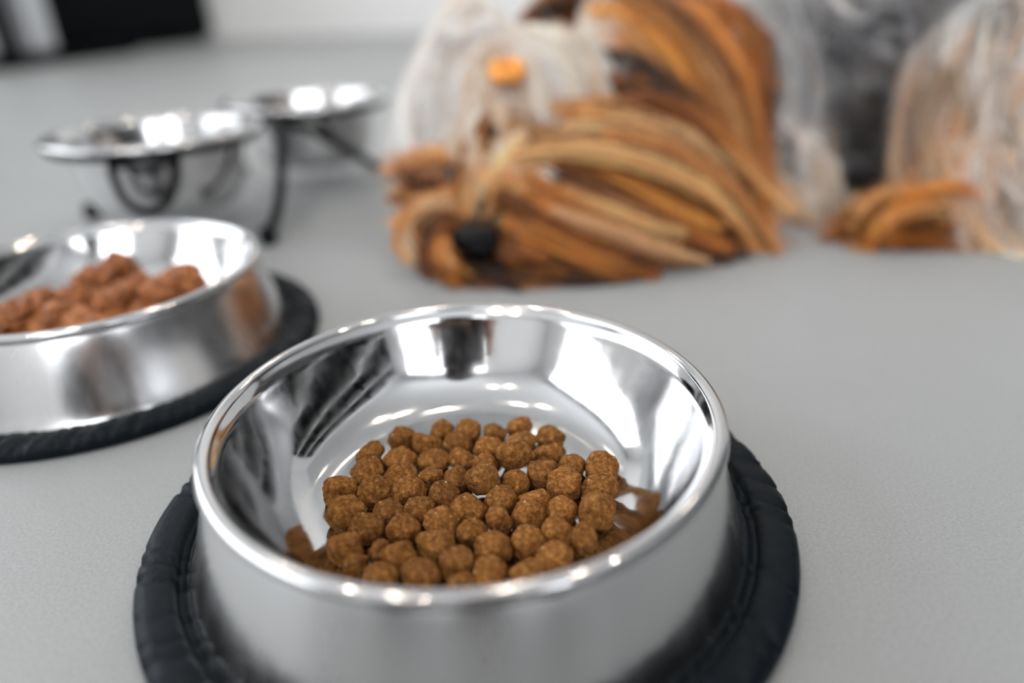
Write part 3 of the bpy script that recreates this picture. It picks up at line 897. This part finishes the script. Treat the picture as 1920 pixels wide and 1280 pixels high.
EYES = ((852, 331, 0.499), (1012, 327, 0.497))
NOSE = np.array(px(893, 450, 0.452))
NOSER = np.array((0.0165, 0.02, 0.0135))
MIX = {'gold': ('brown', 'lgold'), 'lgold': ('gold', 'tan'), 'dgold': ('brown', 'gold'), 'brown': ('dgold', 'gold'), 'tan': ('gold', 'cream'), 'cream': ('white', 'tan'), 'white': ('cream', 'white'),
       'silver': ('slate', 'lsilver'), 'lsilver': ('grey', 'white'), 'slate': ('grey', 'silver'), 'grey': ('slate', 'silver'), 'ctan': ('tan', 'lsilver')}
strands = {}     # part -> list of (positions (k,n,3), colours (k,n,3))
guides = []      # (points, tangents, colour)
for part, colr, cnt, hw, copies, gp in LOCKS:
    base = resample([px(*g) for g in gp])
    col = np.array(HC[colr])
    subs = 5 + 4 * copies
    for si in range(subs):
        off = NRM.normal(0, 1, 3) * hw * 1.15
        tip = NRM.normal(0, 1, 3) * hw * 0.8
        tt = np.linspace(0, 1, NP_)[:, None]
        g = base + off * (1 - 0.3 * tt) + tip * tt ** 2
        g = push(g.copy(), 0.004)
        tan = np.gradient(g, axis=0)
        tan /= np.linalg.norm(tan, axis=1)[:, None] + 1e-9
        ccol = col * np.exp(NRM.normal(0, 0.28)) * np.exp(NRM.normal(0, 0.02, 3))
        alt = NRM.uniform()
        if alt < 0.45:
            ccol = ccol * 0.35 + 0.65 * np.array(HC[MIX[colr][int(alt * 100) % 2]])
        guides.append((g, tan, ccol))
        k = max(24, int(cnt * 3.4 / subs))
        lst, len_ = NRM.uniform(0, 0.22), NRM.uniform(0.8, 1.0)
        # strand offsets across the lock
        a = NRM.uniform(0, 2 * np.pi, k)
        rr = np.abs(NRM.normal(0, 1, k)) * hw * 0.5
        up = np.array((0.2, -0.5, 0.85))
        s1 = np.cross(tan, up)
        s1 /= np.linalg.norm(s1, axis=1)[:, None] + 1e-9
        s2 = np.cross(s1, tan)
        u = np.linspace(0, 1, NP_)
        wd = (0.7 + 0.55 * u) * (1 - 0.6 * u ** 3)
        P = g[None] + (np.cos(a) * rr)[:, None, None] * s1[None] * wd[None, :, None] + (np.sin(a) * rr * 0.7)[:, None, None] * s2[None] * wd[None, :, None]
        ph = NRM.uniform(0, 6.28, (k, 1))
        wv = 0.0012 * np.sin(u[None] * NRM.uniform(4, 9, (k, 1)) + ph) * u[None]
        P = P + wv[:, :, None] * s1[None]
        ln = NRM.uniform(0.38, 1.0, k) * len_
        st = lst + NRM.uniform(0, 1, k) ** 2 * 0.25
        ln = np.minimum(ln, 1 - st)
        # shorten strands by re-interpolating along the guide parameter
        idx = np.clip((st[:, None] + u[None] * ln[:, None]) * (NP_ - 1), 0, NP_ - 1.001)
        i0 = idx.astype(int)
        fr_ = (idx - i0)[:, :, None]
        ar = np.arange(k)[:, None]
        P = P[ar, i0] * (1 - fr_) + P[ar, i0 + 1] * fr_
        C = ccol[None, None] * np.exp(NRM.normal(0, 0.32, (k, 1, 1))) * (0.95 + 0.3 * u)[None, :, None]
        keep = (((P - NOSE) / NOSER) ** 2).sum(2).min(1) > 1
        keep &= np.linalg.norm(P - np.array(px(951, 131, 0.494)), axis=2).min(1) > 0.010
        for ey_ in EYES:
            keep &= np.linalg.norm(P - np.array(px(*ey_)) + np.array((0, 0.006, -0.003)), axis=2).min(1) > 0.0065
        P, C = P[keep], np.broadcast_to(C, P.shape)[keep]
        strands.setdefault(part, []).append((P, C))

# shorter coat growing over the whole body, following the nearest locks
bme.calc_loop_triangles()
tri = np.zeros(len(bme.loop_triangles) * 3, int)
bme.loop_triangles.foreach_get('vertices', tri)
tri = tri.reshape(-1, 3)
A, B_, C_ = bco[tri[:, 0]], bco[tri[:, 1]], bco[tri[:, 2]]
ar_ = np.linalg.norm(np.cross(B_ - A, C_ - A), axis=1)
NB = 26000
ti = NRM.choice(len(tri), NB, p=ar_ / ar_.sum())
u1, u2 = NRM.uniform(0, 1, NB), NRM.uniform(0, 1, NB)
sw = u1 + u2 > 1
u1[sw], u2[sw] = 1 - u1[sw], 1 - u2[sw]
R0 = A[ti] + (B_ - A)[ti] * u1[:, None] + (C_ - A)[ti] * u2[:, None]
R0 = R0[R0[:, 2] > 0.004]
NB = len(R0)
GP = np.concatenate([g[0][::2] for g in guides])
GT = np.concatenate([g[1][::2] for g in guides])
GCc = np.concatenate([np.repeat(g[2][None], len(g[0][::2]), 0) for g in guides])
TD = np.zeros_like(R0)
TCc = np.zeros_like(R0)
for i in range(0, NB, 2000):
    d2 = ((R0[i:i + 2000, None] - GP[None]) ** 2).sum(2)
    nn = np.argpartition(d2, 6, axis=1)[:, :6]
    w_ = 1 / (np.take_along_axis(d2, nn, 1) + 2e-5)
    w_ /= w_.sum(1)[:, None]
    TD[i:i + 2000] = (GT[nn] * w_[:, :, None]).sum(1)
    TCc[i:i + 2000] = (GCc[nn] * w_[:, :, None]).sum(1)
TD /= np.linalg.norm(TD, axis=1)[:, None] + 1e-9
N0 = grad(R0)
Pb = np.zeros((NB, 6, 3))
cur = R0.copy()
ln = NRM.uniform(0.026, 0.046, NB)
# shorter on the muzzle
muz = np.linalg.norm(R0 - MC[2], axis=1) < 0.045
ln[muz] *= 0.45
dirn = N0 * 0.55 + TD + NRM.normal(0, 0.12, (NB, 3))
for k in range(6):
    Pb[:, k] = cur
    dirn = dirn + (TD * 0.35 + np.array((0, 0, -0.18)))
    dirn /= np.linalg.norm(dirn, axis=1)[:, None] + 1e-9
    cur = push(cur + dirn * (ln / 5)[:, None], 0.0015 + 0.0012 * k)
kp = (((Pb - NOSE) / NOSER) ** 2).sum(2).min(1) > 1
Pb, TCc, NB = Pb[kp], TCc[kp], int(kp.sum())
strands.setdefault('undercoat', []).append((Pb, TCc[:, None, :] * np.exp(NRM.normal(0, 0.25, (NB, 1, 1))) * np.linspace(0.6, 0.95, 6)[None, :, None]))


def hair_object(name, sets, rad):
    n_ = sets[0][0].shape[1]
    P = np.concatenate([s_[0] for s_ in sets])
    C = np.concatenate([np.broadcast_to(s_[1], s_[0].shape) for s_ in sets])
    k = len(P)
    flat = push(P.reshape(-1, 3).copy(), 0.001) - np.array(DOG0)
    cv = bpy.data.hair_curves.new(name)
    cv.add_curves([n_] * k)
    cv.attributes['position'].data.foreach_set('vector', flat.astype(np.float32).ravel())
    at_ = cv.attributes.get('radius') or cv.attributes.new('radius', 'FLOAT', 'POINT')
    at_.data.foreach_set('value', np.tile(np.linspace(rad, rad * 0.35, n_), k).astype(np.float32))
    ac = cv.attributes.new('hair_color', 'FLOAT_COLOR', 'POINT')
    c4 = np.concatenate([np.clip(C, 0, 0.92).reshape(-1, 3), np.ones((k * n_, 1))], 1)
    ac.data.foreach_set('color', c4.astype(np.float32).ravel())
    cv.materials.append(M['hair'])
    o = bpy.data.objects.new(name, cv)
    COL.objects.link(o)
    o.parent = dog
    return o


PLAB = {'cheek_fur': 'long golden brown cheek hair', 'ear_fur': 'long golden hair falling from the ear', 'topknot': 'pale cream hair tied up on the head, backlight painted into its colour', 'face_fur': 'short tan hair of the face',
        'beard': 'tan and dark brown beard with painted shade under the chin', 'coat': 'silver and dark grey body coat', 'leg_fur': 'cream and golden leg hair', 'haunch_fur': 'long cream and silver hair on the haunch', 'undercoat': 'shorter coat underneath'}
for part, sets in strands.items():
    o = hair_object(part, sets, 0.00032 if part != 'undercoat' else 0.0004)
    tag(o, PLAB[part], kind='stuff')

# nose
m = M['nose'] = mat('dog_nose', (0.003, 0.003, 0.004), 0.4, Specular_IOR_Level=0.2)
t = add_noise(m, 700, 2)
bump(m, t.outputs[0], 0.3, 0.0006)
bm = bmesh.new()
bmesh.ops.create_uvsphere(bm, u_segments=40, v_segments=28, radius=1.0)
for v in bm.verts:
    x, y, z = v.co
    wdt = 1.0 + 0.10 * z - (0.35 * max(0, -z) ** 1.5)
    X, Y, Z = x * 0.0158 * wdt, y * 0.0105, z * 0.0122
    if z > 0.6: Z -= (z - 0.6) * 0.004
    for sx_ in (-1, 1):     # nostrils
        dd = math.hypot(X - sx_ * 0.0072, (Z + 0.001) * 1.1)
        if y < 0 and dd < 0.0042:
            Y += 0.0055 * (1 - dd / 0.0042)
    if y < 0 and abs(X) < 0.0012: Y += 0.0018 * (1 - abs(X) / 0.0012)
    v.co = (X, Y, Z)
nose = from_bm('nose', bm, M['nose'], dog)
nose.location = px(893, 452, 0.455) - DOG0
nose.rotation_euler = (math.radians(-12), math.radians(-3), math.radians(-10))
tag(nose, 'black nose')
# eyes
M['eye'] = mat('dog_eye', (0.010, 0.006, 0.004), 0.12)
for ex, ey, ed in EYES:
    bm = bmesh.new()
    bmesh.ops.create_uvsphere(bm, u_segments=20, v_segments=14, radius=0.0085)
    e_ = from_bm('eye', bm, M['eye'], dog)
    e_.location = px(ex, ey, ed) - DOG0
# ear flaps
M['ear'] = mat('dog_ear', (0.36, 0.20, 0.11), 0.7)


def ear_flap(base, tip, side, width):
    bm = bmesh.new()
    ax = tip - base
    n_ = 10
    rows = []
    nv = ax.normalized().cross(side).normalized()
    for i in range(n_ + 1):
        t_ = i / n_
        w_ = width * (1 - t_) ** 0.7 * (0.75 + 0.5 * t_) + 0.002
        row = []
        for j in range(9):
            s_ = (j / 8 - 0.5) * 2
            row.append(bm.verts.new(base + ax * t_ + side * w_ * s_ + nv * (0.012 * (1 - s_ * s_) * (1 - t_))))
        rows.append(row)
    for i in range(n_):
        for j in range(8):
            bm.faces.new((rows[i][j], rows[i][j + 1], rows[i + 1][j + 1], rows[i + 1][j]))
    o = from_bm('ear', bm, M['ear'], dog)
    md_ = o.modifiers.new('thickness', 'SOLIDIFY')
    md_.thickness = 0.003
    return o


ear_flap(px(880, 110, .600) - DOG0, px(878, 30, .612) - DOG0, Vector((1, 0.2, 0)), 0.016)
ear_flap(px(1130, 60, .610) - DOG0, px(1250, 130, .580) - DOG0, Vector((0.4, 0.5, 0.6)).normalized(), 0.022)
# hair band
M['band'] = mat('orange_hair_band', (0.85, 0.33, 0.06), 0.6)
bandc = px(951, 133, 0.503)
band = tube('hair_band', [tuple(Vector((0.0085 * math.cos(a), 0.0085 * math.sin(a), 0.0012 * math.sin(3 * a)))) for a in [2 * math.pi * k / 32 for k in range(32)]], 0.0048, M['band'], dog, n=1, closed=True)
band.location = bandc - DOG0
band.rotation_euler = (math.radians(25), 0, 0)
tag(band, 'small orange hair band')

# ------------------------------------------------------------------ things the steel mirrors: the photographer and a dark shelf
M['skin_person'] = mat('brown_skin', (0.36, 0.18, 0.11), 0.5)
M['cloth_dark'] = mat('dark_cloth', (0.012, 0.012, 0.016), 0.9)
t = add_noise(M['cloth_dark'], 60, 4)
bump(M['cloth_dark'], t.outputs[0], 0.4, 0.006)
M['cloth_grey'] = mat('dark_trousers', (0.03, 0.03, 0.038), 0.9)
M['hair_dark'] = mat('dark_hair', (0.015, 0.009, 0.006), 0.5)
M['camera_black'] = mat('camera_black', (0.01, 0.01, 0.01), 0.45)
t = add_noise(M['camera_black'], 500, 2)
bump(M['camera_black'], t.outputs[0], 0.2, 0.0005)
M['lens_glass'] = mat('lens_glass', (0.01, 0.012, 0.02), 0.05)


def skinned(name, chains, material, parent, sub=2):
    """chains: list of [(x, y, z, radius), ...]; chains after the first start at an existing joint"""
    me_ = bpy.data.meshes.new(name)
    vs, es, rad_, idx_ = [], [], [], {}
    roots = []
    for ch in chains:
        prev = None
        for (x, y, z, r) in ch:
            key = (round(x, 4), round(y, 4), round(z, 4))
            if key not in idx_:
                idx_[key] = len(vs)
                vs.append((x, y, z))
                rad_.append(r)
                if prev is None:
                    roots.append(len(vs) - 1)
            i_ = idx_[key]
            if prev is not None:
                es.append((prev, i_))
            prev = i_
    me_.from_pydata(vs, es, [])
    o = bpy.data.objects.new(name, me_)
    COL.objects.link(o)
    me_.materials.append(material)
    o.parent = parent
    md_ = o.modifiers.new('skin', 'SKIN')
    md_.use_smooth_shade = True
    for i_, sv in enumerate(me_.skin_vertices[0].data):
        sv.radius = (rad_[i_], rad_[i_])
        sv.use_root = i_ in roots
    md_ = o.modifiers.new('subdivision', 'SUBSURF')
    md_.levels = md_.render_levels = sub
    return o


PO = Vector((0.06, -0.75, 0))
person = tag(empty('person', PO), 'person in dark clothes lying on the elbows with a camera, mirrored in the steel bowls', 'person')


def W(*ch):
    return [(x - PO.x, y - PO.y, z - PO.z, r) for x, y, z, r in ch]


pel, wst, chs, yok, nck = (0.10, -1.02, 0.125, 0.12), (0.08, -0.80, 0.13, 0.11), (0.06, -0.58, 0.19, 0.125), (0.05, -0.46, 0.25, 0.09), (0.045, -0.37, 0.32, 0.052)
bodych = [W(pel, wst, chs, yok, nck, (0.04, -0.33, 0.36, 0.05))]
sh_ch = [W((0.10, -1.00, 0.135, 0.128), (0.08, -0.80, 0.142, 0.125), (0.06, -0.58, 0.195, 0.140), (0.05, -0.46, 0.25, 0.105), (0.047, -0.40, 0.29, 0.068))]
tr_ch = []
for sx_ in (-1, 1):
    sh = (0.05 + sx_ * 0.17, -0.46, 0.235, 0.055)
    el = (0.02 + sx_ * 0.20, -0.165, 0.046, 0.040) if sx_ < 0 else (0.170, -0.110, 0.048, 0.042)
    wr = (0.005 + sx_ * 0.092, -0.092, 0.128, 0.027)
    pa_ = (sx_ * 0.078, -0.075, 0.160, 0.026)
    md_ = lambda p, q, r: ((p[0] + q[0]) / 2, (p[1] + q[1]) / 2, (p[2] + q[2]) / 2, r)
    bodych.append(W(yok, sh, md_(sh, el, 0.048), el, md_(el, wr, 0.036), wr, pa_))
    for fi in range(4):
        z_ = 0.186 - fi * 0.017
        L_ = (0.030, 0.034, 0.031, 0.025)[fi]
        bodych.append(W(pa_, (sx_ * 0.081, -0.058, z_, 0.0095), (sx_ * 0.079, -0.058 + L_ * 0.45, z_ - 0.004, 0.009), (sx_ * 0.066, -0.056 + L_ * 0.6, z_ - 0.006, 0.008)))
    bodych.append(W(pa_, (sx_ * 0.070, -0.096, 0.160, 0.011), (sx_ * 0.052, -0.103, 0.165, 0.0095), (sx_ * 0.038, -0.104, 0.168, 0.0085)))
    hip = (0.10 + sx_ * 0.09, -1.08, 0.115, 0.10)
    kne = (0.12 + sx_ * 0.15, -1.50, 0.068, 0.062)
    ank = (0.14 + sx_ * 0.16, -1.90, 0.050, 0.042)
    toe = (0.14 + sx_ * 0.17, -2.06, 0.036, 0.030)
    bodych.append(W(pel, hip, md_(hip, kne, 0.085), kne, md_(kne, ank, 0.055), ank, md_(ank, toe, 0.036), toe))
    sh_ch.append(W((0.05, -0.46, 0.25, 0.105), (sh[0], sh[1], sh[2], 0.068), md_(sh, el, 0.06), (el[0] * 0.9 + sh[0] * 0.1, el[1] * 0.9 + sh[1] * 0.1, el[2] * 0.9 + sh[2] * 0.1, 0.052), (el[0], el[1], el[2] + 0.004, 0.050), md_(el, wr, 0.044), (wr[0], wr[1], wr[2] - 0.008, 0.034)))
    tr_ch.append(W((0.10, -1.03, 0.13, 0.127), (hip[0], hip[1], hip[2], 0.113), md_(hip, kne, 0.098), (kne[0], kne[1], kne[2] + 0.008, 0.073), md_(kne, ank, 0.066), (ank[0], ank[1] + 0.03, ank[2] + 0.004, 0.052)))
skinned('body', bodych, M['skin_person'], person)
tag(skinned('shirt', sh_ch, M['cloth_dark'], person), 'dark shirt')
tag(skinned('trousers', tr_ch, M['cloth_grey'], person), 'dark trousers')
# head: face with nose, eyes, ears, mouth; looks down at the camera
hd = Matrix.Translation(Vector((0.035, -0.275, 0.40)) - PO) @ Matrix.Rotation(math.radians(-28), 4, 'X') @ Matrix.Rotation(math.pi, 4, 'Z')
bm = bmesh.new()
bmesh.ops.create_uvsphere(bm, u_segments=48, v_segments=36, radius=1.0)
for v in bm.verts:      # local: face towards -y before the half turn
    x, y, z = v.co
    wx = 0.074 * (1 - 0.22 * max(0, -z) ** 1.5)
    X, Y, Z = x * wx, y * 0.092 * (1 - 0.12 * max(0, -z)), z * 0.115
    if y < 0:
        Y -= 0.022 * math.exp(-((X / 0.012) ** 2) - ((Z + 0.012) / 0.020) ** 2)
        for q in (-1, 1):
            Y += 0.010 * math.exp(-(((X - q * 0.030) / 0.014) ** 2) - ((Z - 0.012) / 0.010) ** 2)
        Y -= 0.006 * math.exp(-((X / 0.024) ** 2) - ((Z + 0.052) / 0.010) ** 2)
        Y += 0.004 * math.exp(-((X / 0.022) ** 2) - ((Z + 0.052) / 0.003) ** 2)
    for q in (-1, 1):
        if abs(y) < 0.35 and x * q > 0.8:
            X += q * 0.014 * math.exp(-((Z / 0.03) ** 2) - (Y / 0.018) ** 2)
    v.co = Matrix.Rotation(math.pi, 4, 'Z') @ Vector((X, Y, Z))
bmesh.ops.transform(bm, matrix=hd @ Matrix.Rotation(math.pi, 4, 'Z'), verts=bm.verts[:])
from_bm('head', bm, M['skin_person'], person)
bm = bmesh.new()
bmesh.ops.create_uvsphere(bm, u_segments=40, v_segments=28, radius=1.0)
for v in bm.verts:
    x, y, z = v.co
    k_ = 1.0 + 0.06 * mnoise.noise(Vector((x * 9, y * 3, z * 9)))
    v.co = Vector((x * 0.084 * k_, -y * 0.098 * k_ - 0.018, z * 0.105 * k_ + 0.028))
    if v.co.y > 0.055: v.co.y = 0.055
bmesh.ops.transform(bm, matrix=hd @ Matrix.Rotation(math.pi, 4, 'Z') @ Matrix.Rotation(math.pi, 4, 'Z'), verts=bm.verts[:])
hr = from_bm('hair', bm, M['hair_dark'], person)

# the camera in the hands, directly behind the point of view
pc = tag(empty('photo_camera', (0, 0, CAM_H)), 'black camera held in both hands, mirrored in the front bowl', 'camera')
pc.rotation_euler = (-PITCH, ROLL, 0)
box_obj('body', [(-0.066, 0.066, -0.088, -0.048, -0.045, 0.040)], M['camera_black'], pc, 0.010)
box_obj('viewfinder_hump', [(-0.022, 0.022, -0.085, -0.050, 0.036, 0.062)], M['camera_black'], pc, 0.008)
ln_ = lathe('lens', [(0, -0.03), (0.034, -0.03), (0.036, 0.0), (0.036, 0.022), (0.034, 0.030), (0.030, 0.030), (0.029, 0.026), (0, 0.024)], M['camera_black'], pc, seg=48)
ln_.location = (0, -0.036, -0.004)
ln_.rotation_euler = (math.radians(-90), 0, 0)
gl_ = lathe('front_glass', [(0, 0.0265), (0.02, 0.0262), (0.0285, 0.0255)], M['lens_glass'], ln_, seg=40)

shelf = tag(empty('open_shelf', (X1 - 0.42, -0.1, 0)), 'tall black open shelf with white boards by the right wall, mirrored in the bowls', 'shelf')
for y_ in (-2.4, -1.6, -0.8, 0.0, 0.8, 1.6, 2.4):
    box_obj('side_panel', [(0, 0.4, y_ - 0.02, y_ + 0.02, 0, 2.2)], M['cabinet'], shelf)
box_obj('back_panel', [(0.38, 0.40, -2.4, 2.4, 0, 2.2)], M['cabinet'], shelf)
for z_ in (0.06, 0.55, 1.1, 1.65, 2.18):
    box_obj('board', [(-0.01, 0.4, -2.42, 2.42, z_ - 0.02, z_ + 0.02)], M['white'], shelf)
